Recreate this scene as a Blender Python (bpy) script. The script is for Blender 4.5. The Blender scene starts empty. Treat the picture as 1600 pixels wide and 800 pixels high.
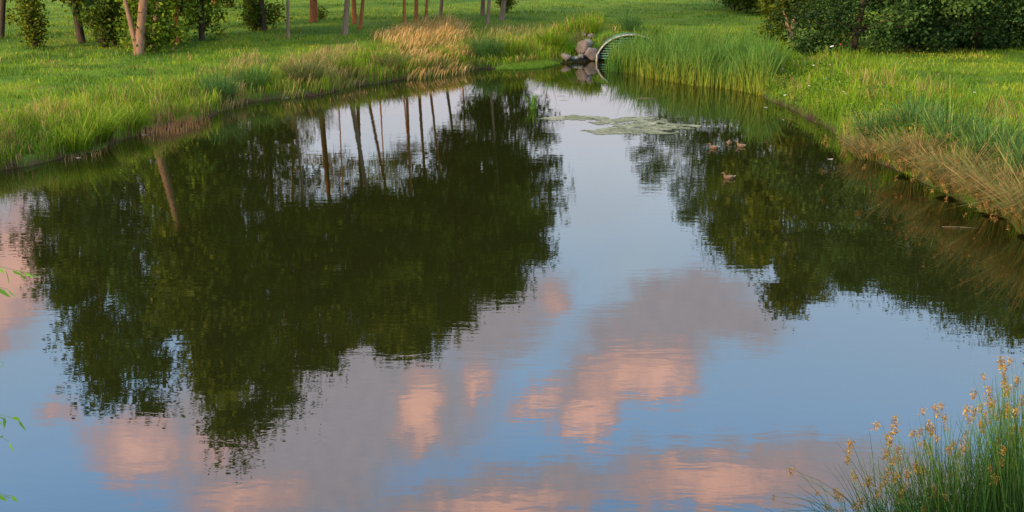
import bpy, math, random
import numpy as np
from mathutils import Vector

random.seed(7)
rng = np.random.default_rng(7)
R = math.radians
sc = bpy.context.scene
C = sc.collection

# ------------------------------------------------------------------ camera
F, PITCH, CH = 1700.0, R(16.4), 6.5          # focal length (photo px), pitch, eye height
cam_d = bpy.data.cameras.new('camera')
cam_d.lens = 36 * F / 1600
cam_d.sensor_width = 36
cam_d.clip_start, cam_d.clip_end = 0.1, 6000
cam = bpy.data.objects.new('camera', cam_d)
C.objects.link(cam)
cam.location = (0, 0, CH)
cam.rotation_euler = (R(90) - PITCH, 0, 0)
sc.camera = cam

def ray(px, py):
    a, b = (px - 800) / F, (400 - py) / F
    return np.array([a, math.cos(PITCH) + b * math.sin(PITCH), -math.sin(PITCH) + b * math.cos(PITCH)])

# ------------------------------------------------------------------ sun and sky
SUN_EL, SUN_AZ = 15.0, 232.0                 # behind the camera, to the left (azimuth clockwise from +Y)
sun_d = bpy.data.lights.new('sun', 'SUN')
sun_d.energy = 4.6
sun_d.angle = R(6)
sun_d.color = (1.0, 0.75, 0.44)
sun = bpy.data.objects.new('sun', sun_d)
C.objects.link(sun)
sv = Vector((math.sin(R(SUN_AZ)) * math.cos(R(SUN_EL)), math.cos(R(SUN_AZ)) * math.cos(R(SUN_EL)), math.sin(R(SUN_EL))))
sun.rotation_euler = sv.to_track_quat('Z', 'Y').to_euler()

WATER_IOR = 1.85
def fresnel(el, n=WATER_IOR):
    ci = math.sin(R(el)); si2 = 1 - ci * ci
    ct = math.sqrt(1 - si2 / n / n)
    rs = ((ci - n * ct) / (ci + n * ct)) ** 2; rp = ((n * ci - ct) / (n * ci + ct)) ** 2
    return (rs + rp) / 2

def lin(*c):
    return tuple(((v / 255 + 0.055) / 1.055) ** 2.4 if v > 10 else v / 255 / 12.92 for v in c)

w = bpy.data.worlds.new('World'); sc.world = w; w.use_nodes = True
nt = w.node_tree; nt.nodes.clear()
def N(tree, kind, **kw):
    n = tree.nodes.new(kind)
    for k, v in kw.items(): setattr(n, k, v)
    return n
def mth(op, a, b=None, c=None, tree=nt, clamp=False):
    n = N(tree, 'ShaderNodeMath', operation=op, use_clamp=clamp)
    for i, v in enumerate((a, b, c)):
        if v is None: continue
        if isinstance(v, (int, float)): n.inputs[i].default_value = v
        else: tree.links.new(v, n.inputs[i])
    return n.outputs[0]
def mixc(fac, a, b, tree=nt, mode='MIX'):
    n = N(tree, 'ShaderNodeMix', data_type='RGBA', blend_type=mode)
    for sock, v in ((n.inputs[0], fac), (n.inputs[6], a), (n.inputs[7], b)):
        if isinstance(v, (int, float)): sock.default_value = v
        elif isinstance(v, tuple): sock.default_value = (*v, 1)
        else: tree.links.new(v, sock)
    return n.outputs[2]
def ramp(fac, stops, tree=nt, interp='LINEAR'):
    n = N(tree, 'ShaderNodeValToRGB'); cr = n.color_ramp; cr.interpolation = interp
    while len(cr.elements) > 1: cr.elements.remove(cr.elements[-1])
    for i, (p, c) in enumerate(stops):
        e = cr.elements[0] if i == 0 else cr.elements.new(p)
        e.position = p; e.color = (*c, 1) if isinstance(c, tuple) else (c, c, c, 1)
    if fac is not None: tree.links.new(fac, n.inputs[0])
    return n.outputs[0]

tc = N(nt, 'ShaderNodeTexCoord')
sep = N(nt, 'ShaderNodeSeparateXYZ'); nt.links.new(tc.outputs['Generated'], sep.inputs[0])
RAD = 180 / math.pi
az = mth('MULTIPLY', mth('ARCTAN2', sep.outputs[0], sep.outputs[1]), RAD)
el = mth('MULTIPLY', mth('ARCSINE', sep.outputs[2]), RAD)
uv = N(nt, 'ShaderNodeCombineXYZ'); nt.links.new(az, uv.inputs[0]); nt.links.new(el, uv.inputs[1])
def noise(vec, scale, detail=5, rough=0.55, tree=nt, dist=0.0):
    n = N(tree, 'ShaderNodeTexNoise'); n.inputs['Scale'].default_value = scale
    n.inputs['Detail'].default_value = detail; n.inputs['Roughness'].default_value = rough
    n.inputs['Distortion'].default_value = dist
    if vec is not None: tree.links.new(vec, n.inputs['Vector'])
    return n
nz = noise(uv.outputs[0], 0.62, 9, 0.66)
off = N(nt, 'ShaderNodeVectorMath', operation='SUBTRACT'); nt.links.new(nz.outputs['Color'], off.inputs[0]); off.inputs[1].default_value = (0.5, 0.5, 0.5)
sclv = N(nt, 'ShaderNodeVectorMath', operation='MULTIPLY'); nt.links.new(off.outputs[0], sclv.inputs[0]); sclv.inputs[1].default_value = (4.2, 3.4, 0)
uvd = N(nt, 'ShaderNodeVectorMath', operation='ADD'); nt.links.new(uv.outputs[0], uvd.inputs[0]); nt.links.new(sclv.outputs[0], uvd.inputs[1])

def sky_at(px, py):
    d = ray(px, py); return math.degrees(math.atan2(d[0], d[1])), math.degrees(math.asin(-d[2] / np.linalg.norm(d)))
def blobs(lst):
    out = None
    for (px, py, rx, ry, rot, k) in lst:
        u, v = sky_at(px, py)
        m = N(nt, 'ShaderNodeMapping', vector_type='TEXTURE')
        nt.links.new(uvd.outputs[0], m.inputs[0])
        m.inputs['Location'].default_value = (u, v, 0)
        m.inputs['Rotation'].default_value = (0, 0, R(rot))
        m.inputs['Scale'].default_value = (rx / F * RAD, ry / F * RAD, 1)
        g = N(nt, 'ShaderNodeTexGradient', gradient_type='SPHERICAL'); nt.links.new(m.outputs[0], g.inputs[0])
        val = mth('MULTIPLY', g.outputs['Fac'], k)
        out = val if out is None else mth('MAXIMUM', out, val)
    return out
def edge(v, lo, hi):
    n = N(nt, 'ShaderNodeMapRange', interpolation_type='SMOOTHSTEP'); nt.links.new(v, n.inputs[0])
    n.inputs[1].default_value = lo; n.inputs[2].default_value = hi
    return n.outputs[0]
# clouds: (px, py, rx, ry, rotation, weight) of their mirror image, turned into azimuth and elevation
GREY = [(560, 620, 330, 170, 8, 1), (440, 720, 300, 150, 20, 1), (770, 500, 190, 120, -30, .8), (330, 640, 190, 110, 0, .7),
        (1040, 500, 230, 100, -20, 1), (950, 580, 170, 80, -35, .9), (1150, 500, 150, 70, 0, .7), (1180, 740, 420, 75, -6, 1), (760, 790, 420, 70, -8, 1),
        (1450, 760, 300, 80, 0, .8), (30, 430, 190, 120, -60, .6), (850, 455, 90, 70, 0, .6)]
PINK = [(655, 645, 58, 100, 8, 1), (742, 600, 62, 36, -65, .85), (910, 655, 85, 60, -28, 1), (1035, 585, 95, 66, -18, 1), (970, 590, 120, 75, -25, .85),
        (840, 625, 85, 36, -18, .75), (870, 470, 45, 60, 0, .55), (215, 700, 120, 95, 30, .8), (10, 430, 170, 75, -65, .95), (90, 640, 60, 45, 0, .5),
        (1120, 750, 260, 62, -8, .8), (770, 800, 260, 50, -6, .85), (380, 780, 180, 60, 5, .7), (330, 700, 160, 60, 0, .5)]
PALE = [(920, 330, 190, 130, 0, .8), (1000, 410, 170, 90, -15, .8), (820, 560, 60, 50, 0, .4), (620, 250, 200, 140, 0, .7)]
g_a = edge(blobs(GREY), .08, .58)
fine0 = noise(uv.outputs[0], 1.0, 8, .68)
p_v = mth('ADD', blobs(PINK), mth('MULTIPLY', mth('SUBTRACT', fine0.outputs['Fac'], .5), .5))
p_a = edge(p_v, .10, .48)
p_h = edge(p_v, .30, .86)
w_a = edge(blobs(PALE), .1, .9)
e01 = mth('DIVIDE', el, 90, clamp=True)
base = ramp(e01, [(0.0, lin(214, 200, 204)), (0.09, lin(206, 202, 210)), (0.13, lin(186, 195, 208)), (0.18, lin(152, 174, 198)), (0.235, lin(134, 162, 192)),
                  (0.29, lin(118, 153, 192)), (0.34, lin(106, 142, 184)), (0.42, lin(150, 158, 172)), (1.0, lin(162, 162, 166))])
c1 = mixc(mth('MULTIPLY', w_a, .45), base, lin(166, 176, 184))
fine = noise(uv.outputs[0], 1.1, 6, .6)
gcol = mixc(fine.outputs['Fac'], lin(128, 124, 134), lin(160, 146, 149))
c2 = mixc(mth('MULTIPLY', g_a, .92), c1, gcol)
pcol = mixc(p_h, lin(164, 138, 140), lin(218, 166, 148))
c3 = mixc(mth('MULTIPLY', p_a, .9), c2, pcol)
# scattered soft clouds for the rest of the dome (never mirrored into this view)
rest = noise(tc.outputs['Generated'], 2.2, 6, .6)
rest_a = mth('MULTIPLY', edge(rest.outputs['Fac'], .5, .68), edge(el, 31, 40))
c4 = mixc(mth('MULTIPLY', rest_a, .7), c3, lin(190, 150, 150))
# brightness of the dusk sky with height
gst = []
for d in (0, 3, 6, 8, 10, 13, 17, 21, 25, 29, 33):
    gst.append((d / 90, min(1.0, 0.16 / fresnel(max(d, .1)))))
gst += [(0.45, .68), (1.0, .62)]
gain = mth('DIVIDE', ramp(e01, gst), 0.16)
vm = N(nt, 'ShaderNodeVectorMath', operation='SCALE'); nt.links.new(c4, vm.inputs[0]); nt.links.new(gain, vm.inputs['Scale'])
sky = N(nt, 'ShaderNodeTexSky', sky_type='NISHITA', sun_disc=False)
sky.sun_elevation = R(SUN_EL); sky.sun_rotation = R(SUN_AZ)
bg1 = N(nt, 'ShaderNodeBackground'); nt.links.new(vm.outputs[0], bg1.inputs[0]); bg1.inputs[1].default_value = 0.86
bg2 = N(nt, 'ShaderNodeBackground'); nt.links.new(sky.outputs[0], bg2.inputs[0]); bg2.inputs[1].default_value = 0.05
mx = N(nt, 'ShaderNodeMixShader'); mx.inputs[0].default_value = 0.12
nt.links.new(bg1.outputs[0], mx.inputs[1]); nt.links.new(bg2.outputs[0], mx.inputs[2])
wo = N(nt, 'ShaderNodeOutputWorld'); nt.links.new(mx.outputs[0], wo.inputs[0])
w.cycles.sampling_method = 'MANUAL'; w.cycles.sample_map_resolution = 512

sc.view_settings.view_transform = 'Standard'
sc.view_settings.look = 'None'
sc.view_settings.exposure = 0.22
sc.view_settings.gamma = 1.0
sc.cycles.max_bounces = 5; sc.cycles.diffuse_bounces = 2; sc.cycles.glossy_bounces = 3
sc.cycles.transmission_bounces = 3; sc.cycles.transparent_max_bounces = 4
sc.cycles.caustics_reflective = False; sc.cycles.caustics_refractive = False

# ------------------------------------------------------------------ helpers
def vnoise(x, y, s=1.0, seed=0, oct=3):
    """smooth value noise 0..1 on arrays"""
    x = np.asarray(x, float) / s + 1000 + seed * 17.3; y = np.asarray(y, float) / s + 1000 + seed * 9.1
    tot = np.zeros_like(x); amp = 1.0; norm = 0
    tab = np.random.default_rng(99 + seed).random((256, 256))
    for _ in range(oct):
        xi = np.floor(x).astype(int); yi = np.floor(y).astype(int)
        fx = x - xi; fy = y - yi; fx = fx * fx * (3 - 2 * fx); fy = fy * fy * (3 - 2 * fy)
        a = tab[xi % 256, yi % 256]; b = tab[(xi + 1) % 256, yi % 256]; c = tab[xi % 256, (yi + 1) % 256]; d = tab[(xi + 1) % 256, (yi + 1) % 256]
        tot += amp * ((a * (1 - fx) + b * fx) * (1 - fy) + (c * (1 - fx) + d * fx) * fy); norm += amp
        amp *= .5; x = x * 2.03; y = y * 2.03
    return tot / norm

def mesh_np(name, V, quads=None, tris=None, col=None, smooth=False):
    me = bpy.data.meshes.new(name)
    V = np.asarray(V, np.float32).reshape(-1, 3)
    nq = 0 if quads is None else len(quads); ntr = 0 if tris is None else len(tris)
    loops = []
    if nq: loops.append(np.asarray(quads, np.int32).ravel())
    if ntr: loops.append(np.asarray(tris, np.int32).ravel())
    loops = np.concatenate(loops)
    me.vertices.add(len(V)); me.vertices.foreach_set('co', V.ravel())
    me.loops.add(len(loops)); me.loops.foreach_set('vertex_index', loops)
    me.polygons.add(nq + ntr)
    starts = np.concatenate([np.arange(nq) * 4, nq * 4 + np.arange(ntr) * 3]).astype(np.int32)
    me.polygons.foreach_set('loop_start', starts)
    me.update(calc_edges=True)
    if smooth: me.polygons.foreach_set('use_smooth', np.ones(nq + ntr, bool))
    if col is not None:
        at = me.color_attributes.new('Col', 'FLOAT_COLOR', 'POINT')
        cc = np.ones((len(V), 4), np.float32); cc[:, :3] = col
        at.data.foreach_set('color', cc.ravel())
    me.validate(); 
    return me

def link(name, me, mat, parent=None, **props):
    o = bpy.data.objects.new(name, me); C.objects.link(o)
    if mat is not None and me is not None and not me.materials: me.materials.append(mat)
    if parent is not None: o.parent = parent
    for k, v in props.items():
        if v: o['category' if k == 'cat' else k] = v
    return o
def thing(name, loc, label, cat, group=None):
    return link(name, None, None, None, label=label, cat=cat, group=group) if loc is None else _at(link(name, None, None, None, label=label, cat=cat, group=group), loc)
def _at(o, loc):
    o.location = tuple(float(v) for v in loc); return o

# ------------------------------------------------------------------ shoreline, terrain
def on_plane(px, py, z=0.0):
    d = ray(px, py); t = (z - CH) / d[2]; return np.array([d[0] * t, d[1] * t])
SHORE = [(-900, 900), (-900, 520), (-600, 400), (-300, 335), (-120, 295), (0, 267), (40, 260), (100, 245), (150, 236), (170, 222), (230, 208), (280, 195), (322, 185),
         (362, 166), (400, 158), (440, 153), (490, 150), (520, 145), (540, 134), (580, 132), (640, 123), (690, 116), (740, 108), (800, 106), (875, 98),
         (915, 96), (935, 94), (975, 94), (1000, 92), (1060, 100), (1130, 112), (1175, 134), (1190, 150), (1220, 164), (1262, 184), (1320, 215), (1332, 236),
         (1400, 262), (1480, 305), (1600, 355), (1720, 420), (1880, 520), (2100, 680), (2100, 870)]
P = np.array([on_plane(*p) for p in SHORE])
# round the outline a little by Chaikin corner cutting, then wiggle it
for _ in range(2):
    Q = np.roll(P, -1, axis=0); P = np.stack([P * .75 + Q * .25, P * .25 + Q * .75], 1).reshape(-1, 2)
P = P + (np.stack([vnoise(P[:, 0], P[:, 1], .9, 3), vnoise(P[:, 0], P[:, 1], .9, 4)], 1) - .5) * .35
PA, PB = P, np.roll(P, -1, axis=0)

def sdist(x, y):
    """signed distance to the shore: positive on land"""
    x = np.asarray(x, float); y = np.asarray(y, float); sh = x.shape; x = x.ravel(); y = y.ravel()
    best = np.full(x.shape, 1e9); inside = np.zeros(x.shape, bool)
    for (ax, ay), (bx, by) in zip(PA, PB):
        dx, dy = bx - ax, by - ay
        t = np.clip(((x - ax) * dx + (y - ay) * dy) / (dx * dx + dy * dy + 1e-12), 0, 1)
        best = np.minimum(best, (x - ax - t * dx) ** 2 + (y - ay - t * dy) ** 2)
        cond = (ay > y) != (by > y)
        if dy != 0: inside ^= cond & (x < dx * (y - ay) / dy + ax)
    d = np.sqrt(best); return np.where(inside, -d, d).reshape(sh)

PX, PY = at_c = (lambda q: (float(q[0]), float(q[1])))(on_plane(985, 96))
def sst(a, b, x):
    t = np.clip((x - a) / (b - a), 0, 1); return t * t * (3 - 2 * t)
def height(x, y, d=None):
    x = np.asarray(x, float); y = np.asarray(y, float)
    if d is None: d = sdist(x, y)
    land = .22 * sst(-.12, .25, d) + .33 * sst(.2, 2.2, d) + .40 * sst(1.5, 8, d)
    land = land + (vnoise(x, y, 3.2, 1) - .5) * .22 * sst(.3, 3, d) + (vnoise(x, y, .8, 2) - .5) * .10 * sst(.1, 1, d)
    near = sst(9.5, 2.0, y) * 3.6 * (d > -.2)               # the embankment the photo is taken from
    mound = 1.05 * np.exp(-((x - PX + .9) / 3.4) ** 4) * sst(PY + .1, PY + 2.0, y) * sst(PY + 9, PY + 3, y)
    land = land + mound * (d > -.12)
    wet = -.9 * sst(0, 1.6, -d) - .12
    return np.where(d > -.12, land + near - .06 * (d < .05), wet)

gx = np.concatenate([-np.geomspace(1900, 46, 26), np.arange(-45.6, 45.7, .3), np.geomspace(46, 1900, 26)])
gy = np.concatenate([-np.geomspace(60, 2, 10), np.arange(0, 84, .3), np.geomspace(84.3, 2600, 40)])
GX, GY = np.meshgrid(gx, gy); GD = sdist(GX, GY); GZ = height(GX, GY, GD)
nx, ny = len(gx), len(gy)
idx = np.arange(nx * ny).reshape(ny, nx)
quads = np.stack([idx[:-1, :-1], idx[:-1, 1:], idx[1:, 1:], idx[1:, :-1]], -1).reshape(-1, 4)
dd = GD.ravel()[:, None]
mud = 1 - sst(.02, .30, dd + (vnoise(GX, GY, .5, 5).ravel()[:, None] - .5) * .5)
earth = (np.exp(-(((GX - PX + .9) / 2.9) ** 4)) * sst(PY + 3.2, PY + 1.2, GY) * sst(PY - 2, PY, GY) * (vnoise(GX, GY, .6, 72) > .42)).ravel()[:, None]
gcols = np.repeat(np.maximum(mud, earth * .9), 3, 1)

def mat_new(name):
    m = bpy.data.materials.new(name); m.use_nodes = True; t = m.node_tree; t.nodes.clear()
    return m, t, N(t, 'ShaderNodeOutputMaterial')
def principled(name, color, rough=.8, spec=.3, bump=None, var=0.0, vscale=4, metal=0.0):
    m, t, out = mat_new(name)
    b = N(t, 'ShaderNodeBsdfPrincipled'); b.inputs['Roughness'].default_value = rough
    b.inputs['Specular IOR Level'].default_value = spec; b.inputs['Metallic'].default_value = metal
    tcn = N(t, 'ShaderNodeTexCoord'); n = noise(tcn.outputs['Object'], vscale, 6, .6, t)
    c = ramp(n.outputs['Fac'], [(.25, tuple(v * (1 - var) for v in color)), (.75, tuple(min(1, v * (1 + var)) for v in color))], t)
    t.links.new(c, b.inputs['Base Color'])
    if bump:
        bp = N(t, 'ShaderNodeBump'); bp.inputs['Strength'].default_value = bump[1]; bp.inputs['Distance'].default_value = .05
        n2 = noise(tcn.outputs['Object'], bump[0], 6, .65, t); t.links.new(n2.outputs['Fac'], bp.inputs['Height']); t.links.new(bp.outputs[0], b.inputs['Normal'])
    t.links.new(b.outputs[0], out.inputs[0]); return m
def leafmat(name, trans=.35, rough=.6, gloss=.012):
    m, t, out = mat_new(name)
    a = N(t, 'ShaderNodeVertexColor', layer_name='Col')
    d = N(t, 'ShaderNodeBsdfDiffuse'); tr = N(t, 'ShaderNodeBsdfTranslucent'); g = N(t, 'ShaderNodeBsdfGlossy'); g.inputs['Roughness'].default_value = rough
    t.links.new(a.outputs[0], d.inputs[0]); t.links.new(a.outputs[0], tr.inputs[0])
    m1 = N(t, 'ShaderNodeMixShader'); m1.inputs[0].default_value = trans; t.links.new(d.outputs[0], m1.inputs[1]); t.links.new(tr.outputs[0], m1.inputs[2])
    m2 = N(t, 'ShaderNodeMixShader'); m2.inputs[0].default_value = gloss; t.links.new(m1.outputs[0], m2.inputs[1]); t.links.new(g.outputs[0], m2.inputs[2])
    t.links.new(m2.outputs[0], out.inputs[0]); return m
M_LEAF = leafmat('leaf'); M_GRASS = leafmat('grass_blade', .3, .5, .01)

# ground
m, t, out = mat_new('meadow'); M_GROUND = m
geo = N(t, 'ShaderNodeNewGeometry')
at = N(t, 'ShaderNodeVertexColor', layer_name='Col')
n1 = noise(geo.outputs['Position'], .35, 6, .6, t); n2 = noise(geo.outputs['Position'], 3.0, 6, .7, t); n3 = noise(geo.outputs['Position'], .12, 4, .5, t)
ca = ramp(n1.outputs['Fac'], [(.3, (.07, .15, .012)), (.5, (.14, .25, .014)), (.7, (.24, .32, .02))], t)
cb = mixc(ramp(n2.outputs['Fac'], [(.3, 0.0), (.75, .7)], t), ca, (.11, .17, .03), t)
cc = mixc(ramp(n3.outputs['Fac'], [(.45, 0.0), (.7, .5)], t), cb, (.04, .11, .018), t)
soil = ramp(n2.outputs['Fac'], [(.3, (.03, .02, .012)), (.7, (.09, .055, .03))], t)
cd = mixc(at.outputs[0], cc, soil, t)
b = N(t, 'ShaderNodeBsdfPrincipled'); b.inputs['Roughness'].default_value = .95; b.inputs['Specular IOR Level'].default_value = .1
t.links.new(cd, b.inputs['Base Color'])
bp = N(t, 'ShaderNodeBump'); bp.inputs['Strength'].default_value = .9; bp.inputs['Distance'].default_value = .12
n4 = noise(geo.outputs['Position'], 6.0, 8, .75, t); t.links.new(n4.outputs['Fac'], bp.inputs['Height']); t.links.new(bp.outputs[0], b.inputs['Normal'])
t.links.new(b.outputs[0], out.inputs[0])
link('ground', mesh_np('ground', np.stack([GX, GY, GZ], -1).reshape(-1, 3), quads, col=gcols, smooth=True), M_GROUND, kind='structure')

# water: murky body with a rippled surface
m, t, out = mat_new('pond_water')
geo = N(t, 'ShaderNodeNewGeometry')
mp = N(t, 'ShaderNodeMapping'); t.links.new(geo.outputs['Position'], mp.inputs[0]); mp.inputs['Scale'].default_value = (.55, 1.6, 1); mp.inputs['Rotation'].default_value = (0, 0, R(6))
r1 = noise(mp.outputs[0], 2.6, 3, .5, t, .3)
mp2 = N(t, 'ShaderNodeMapping'); t.links.new(geo.outputs['Position'], mp2.inputs[0]); mp2.inputs['Scale'].default_value = (.25, .5, 1); mp2.inputs['Rotation'].default_value = (0, 0, R(-12))
r2 = noise(mp2.outputs[0], 1.1, 2, .5, t)
calm = noise(geo.outputs['Position'], .10, 3, .5, t)
cf = ramp(calm.outputs['Fac'], [(.35, .25), (.65, 1.0)], t)
hgt = mth('ADD', mth('MULTIPLY', mth('MULTIPLY', r1.outputs['Fac'], cf, tree=t), .0019, tree=t), mth('MULTIPLY', r2.outputs['Fac'], .0030, tree=t), tree=t)
bp = N(t, 'ShaderNodeBump'); bp.inputs['Strength'].default_value = 1.0; bp.inputs['Distance'].default_value = 1.0
t.links.new(hgt, bp.inputs['Height'])
fr = N(t, 'ShaderNodeFresnel'); fr.inputs[0].default_value = WATER_IOR; t.links.new(bp.outputs[0], fr.inputs['Normal'])
df = N(t, 'ShaderNodeBsdfDiffuse'); df.inputs[0].default_value = (.014, .016, .003, 1)
gl = N(t, 'ShaderNodeBsdfGlossy'); gl.inputs['Roughness'].default_value = .012; gl.inputs[0].default_value = (1, 1, 1, 1); t.links.new(bp.outputs[0], gl.inputs['Normal'])
ms = N(t, 'ShaderNodeMixShader'); t.links.new(fr.outputs[0], ms.inputs[0]); t.links.new(df.outputs[0], ms.inputs[1]); t.links.new(gl.outputs[0], ms.inputs[2])
t.links.new(ms.outputs[0], out.inputs[0]); M_WATER = m
link('water', mesh_np('water', [(-50, 4, 0), (50, 4, 0), (50, 75, 0), (-50, 75, 0)], [(0, 1, 2, 3)]), M_WATER, kind='structure')

def ground_at(px, py):
    """point of the terrain (or water) seen at a photo pixel"""
    d = ray(px, py); Ys = np.arange(12, 260, .05); t = Ys / d[1]; X = d[0] * t; Z = CH + d[2] * t
    H = np.maximum(height(X, Ys), -.05); k = int(np.argmax(Z < H)) if (Z < H).any() else len(Ys) - 1
    return np.array([X[k], Ys[k], H[k]])
def refl(px, py, Y):
    """x and height of the thing at depth Y whose mirror image is at that pixel"""
    d = ray(px, py); t = Y / d[1]; return np.array([d[0] * t, Y, -d[2] * t - CH])
def at_depth(px, py, Y):
    d = ray(px, py); t = Y / d[1]; return np.array([d[0] * t, Y, CH + d[2] * t])

def tube(path, rad, n=8, flat=1.0, caps=True):
    path = np.asarray(path, float); rad = np.asarray(rad, float); k = len(path)
    T = np.gradient(path, axis=0); T /= np.linalg.norm(T, axis=1)[:, None] + 1e-9
    up = np.array([0, 0, 1.0]) if abs(T[0][2]) < .9 else np.array([1.0, 0, 0])
    V = []; a = np.linspace(0, 2 * np.pi, n, endpoint=False)
    S = np.cross(T[0], up); S /= np.linalg.norm(S)
    for i in range(k):
        S = S - T[i] * S.dot(T[i]); S /= np.linalg.norm(S) + 1e-9; U = np.cross(S, T[i])
        V.append(path[i] + rad[i] * (np.cos(a)[:, None] * S + np.sin(a)[:, None] * U * flat))
    V = np.concatenate(V); i = np.arange(k - 1)[:, None] * n + np.arange(n)[None]; j = np.arange(k - 1)[:, None] * n + (np.arange(n)[None] + 1) % n
    Q = np.stack([i, j, j + n, i + n], -1).reshape(-1, 4)
    T3 = []
    if caps:
        V = np.concatenate([V, path[:1], path[-1:]]); c0, c1 = k * n, k * n + 1
        T3 = [(c0, (q + 1) % n, q) for q in range(n)] + [(c1, (k - 1) * n + q, (k - 1) * n + (q + 1) % n) for q in range(n)]
    return V, Q, np.array(T3, int).reshape(-1, 3)
class Acc:
    def __init__(s): s.V = []; s.Q = []; s.T = []; s.C = []; s.n = 0
    def add(s, V, Q=None, T=None, col=None):
        if Q is not None and len(Q): s.Q.append(np.asarray(Q) + s.n)
        if T is not None and len(T): s.T.append(np.asarray(T) + s.n)
        s.V.append(V); s.n += len(V)
        if col is not None: s.C.append(np.broadcast_to(np.asarray(col, float), (len(V), 3)))
    def mesh(s, name, smooth=False):
        return mesh_np(name, np.concatenate(s.V), np.concatenate(s.Q) if s.Q else None, np.concatenate(s.T) if s.T else None, np.concatenate(s.C) if s.C else None, smooth)

def palette(n, cols, jit=.18, clump=None):
    cols = np.array(cols, float)
    u = rng.random(n) if clump is None else np.clip(clump + rng.normal(0, .16, n), 0, .9999)
    k = u * (len(cols) - 1); i = np.minimum(k.astype(int), len(cols) - 2); f = (k - i)[:, None]
    return (cols[i] * (1 - f) + cols[i + 1] * f) * np.exp(rng.normal(0, jit, (n, 1)))

def leaves(P0, size, col, droop=0.3, aspect=.6):
    """one folded diamond leaf at each point"""
    n = len(P0); A = rng.normal(size=(n, 3)); A[:, 2] = A[:, 2] * .6 - droop; A /= np.linalg.norm(A, axis=1)[:, None]
    B = rng.normal(size=(n, 3)); B -= A * (A * B).sum(1)[:, None]; B /= np.linalg.norm(B, axis=1)[:, None]
    s = (size * np.exp(rng.normal(0, .25, n)))[:, None]; Nn = np.cross(A, B)
    V = np.stack([P0, P0 + A * s * .5 + B * s * aspect * .5 + Nn * s * .08, P0 + A * s, P0 + A * s * .5 - B * s * aspect * .5 + Nn * s * .08], 1).reshape(-1, 3)
    return V, np.arange(n * 4).reshape(-1, 4), np.repeat(col, 4, 0)

def blades(P0, h, wd, lean, bend, cb, ct, droop=0.0):
    """grass blades: root points, height, width, lean vector (n,2), bend 0..1, colours at base and tip"""
    n = len(P0); h = np.broadcast_to(h, n)[:, None]; wd = np.broadcast_to(wd, n)[:, None]
    a = rng.random(n) * 2 * np.pi; S = np.stack([np.cos(a), np.sin(a) * .6, np.zeros(n)], 1)
    L = np.concatenate([lean, np.zeros((n, 1))], 1); Z = np.array([0, 0, 1.0])
    bend = np.broadcast_to(bend, n)[:, None]
    m1 = P0 + Z * h * .42 + L * h * .22; m2 = P0 + Z * h * (.78 - droop * .05) + L * h * (.5 + bend * .15)
    tip = P0 + Z * h * (1.0 - bend * .25 - droop * .35) + L * h * (.85 + bend * .5)
    V = np.stack([P0 - S * wd * .5, P0 + S * wd * .5, m1 - S * wd * .5, m1 + S * wd * .5, m2 - S * wd * .33, m2 + S * wd * .33, tip], 1)
    k = np.arange(n)[:, None] * 7
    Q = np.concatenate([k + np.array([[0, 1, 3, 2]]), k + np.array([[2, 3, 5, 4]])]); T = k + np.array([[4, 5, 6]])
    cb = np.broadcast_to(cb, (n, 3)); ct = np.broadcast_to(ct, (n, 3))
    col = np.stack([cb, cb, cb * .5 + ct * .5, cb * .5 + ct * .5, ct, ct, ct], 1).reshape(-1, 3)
    return V.reshape(-1, 3), Q, T, col

# ------------------------------------------------------------------ trees
def barkmat(name, a, b_):
    m, t, out = mat_new(name); tcn = N(t, 'ShaderNodeTexCoord')
    mpn = N(t, 'ShaderNodeMapping'); mpn.inputs['Scale'].default_value = (9, 9, 1.6); t.links.new(tcn.outputs['Object'], mpn.inputs[0])
    n = noise(mpn.outputs[0], 1.6, 7, .7, t, .4); c = ramp(n.outputs['Fac'], [(.3, a), (.7, b_)], t)
    b = N(t, 'ShaderNodeBsdfPrincipled'); b.inputs['Roughness'].default_value = .9; b.inputs['Specular IOR Level'].default_value = .15
    t.links.new(c, b.inputs['Base Color'])
    bp = N(t, 'ShaderNodeBump'); bp.inputs['Strength'].default_value = .8; bp.inputs['Distance'].default_value = .05; t.links.new(n.outputs['Fac'], bp.inputs['Height']); t.links.new(bp.outputs[0], b.inputs['Normal'])
    t.links.new(b.outputs[0], out.inputs[0]); return m
BARK = {'pale': barkmat('pale_bark', (.13, .07, .04), (.38, .21, .12)), 'grey': barkmat('grey_bark', (.14, .09, .055), (.36, .24, .15)),
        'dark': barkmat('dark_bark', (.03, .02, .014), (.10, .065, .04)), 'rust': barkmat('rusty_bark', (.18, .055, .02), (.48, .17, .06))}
PAL = {'deep': [(.024, .044, .004), (.075, .110, .007), (.160, .190, .012)],
       'olive': [(.034, .050, .005), (.110, .135, .008), (.235, .240, .014)],
       'fresh': [(.050, .090, .006), (.13, .20, .010), (.24, .31, .018)],
       'bluish': [(.014, .036, .008), (.045, .095, .018), (.110, .180, .032)],
       'warm': [(.055, .040, .004), (.150, .105, .009), (.260, .175, .016)]}

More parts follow.
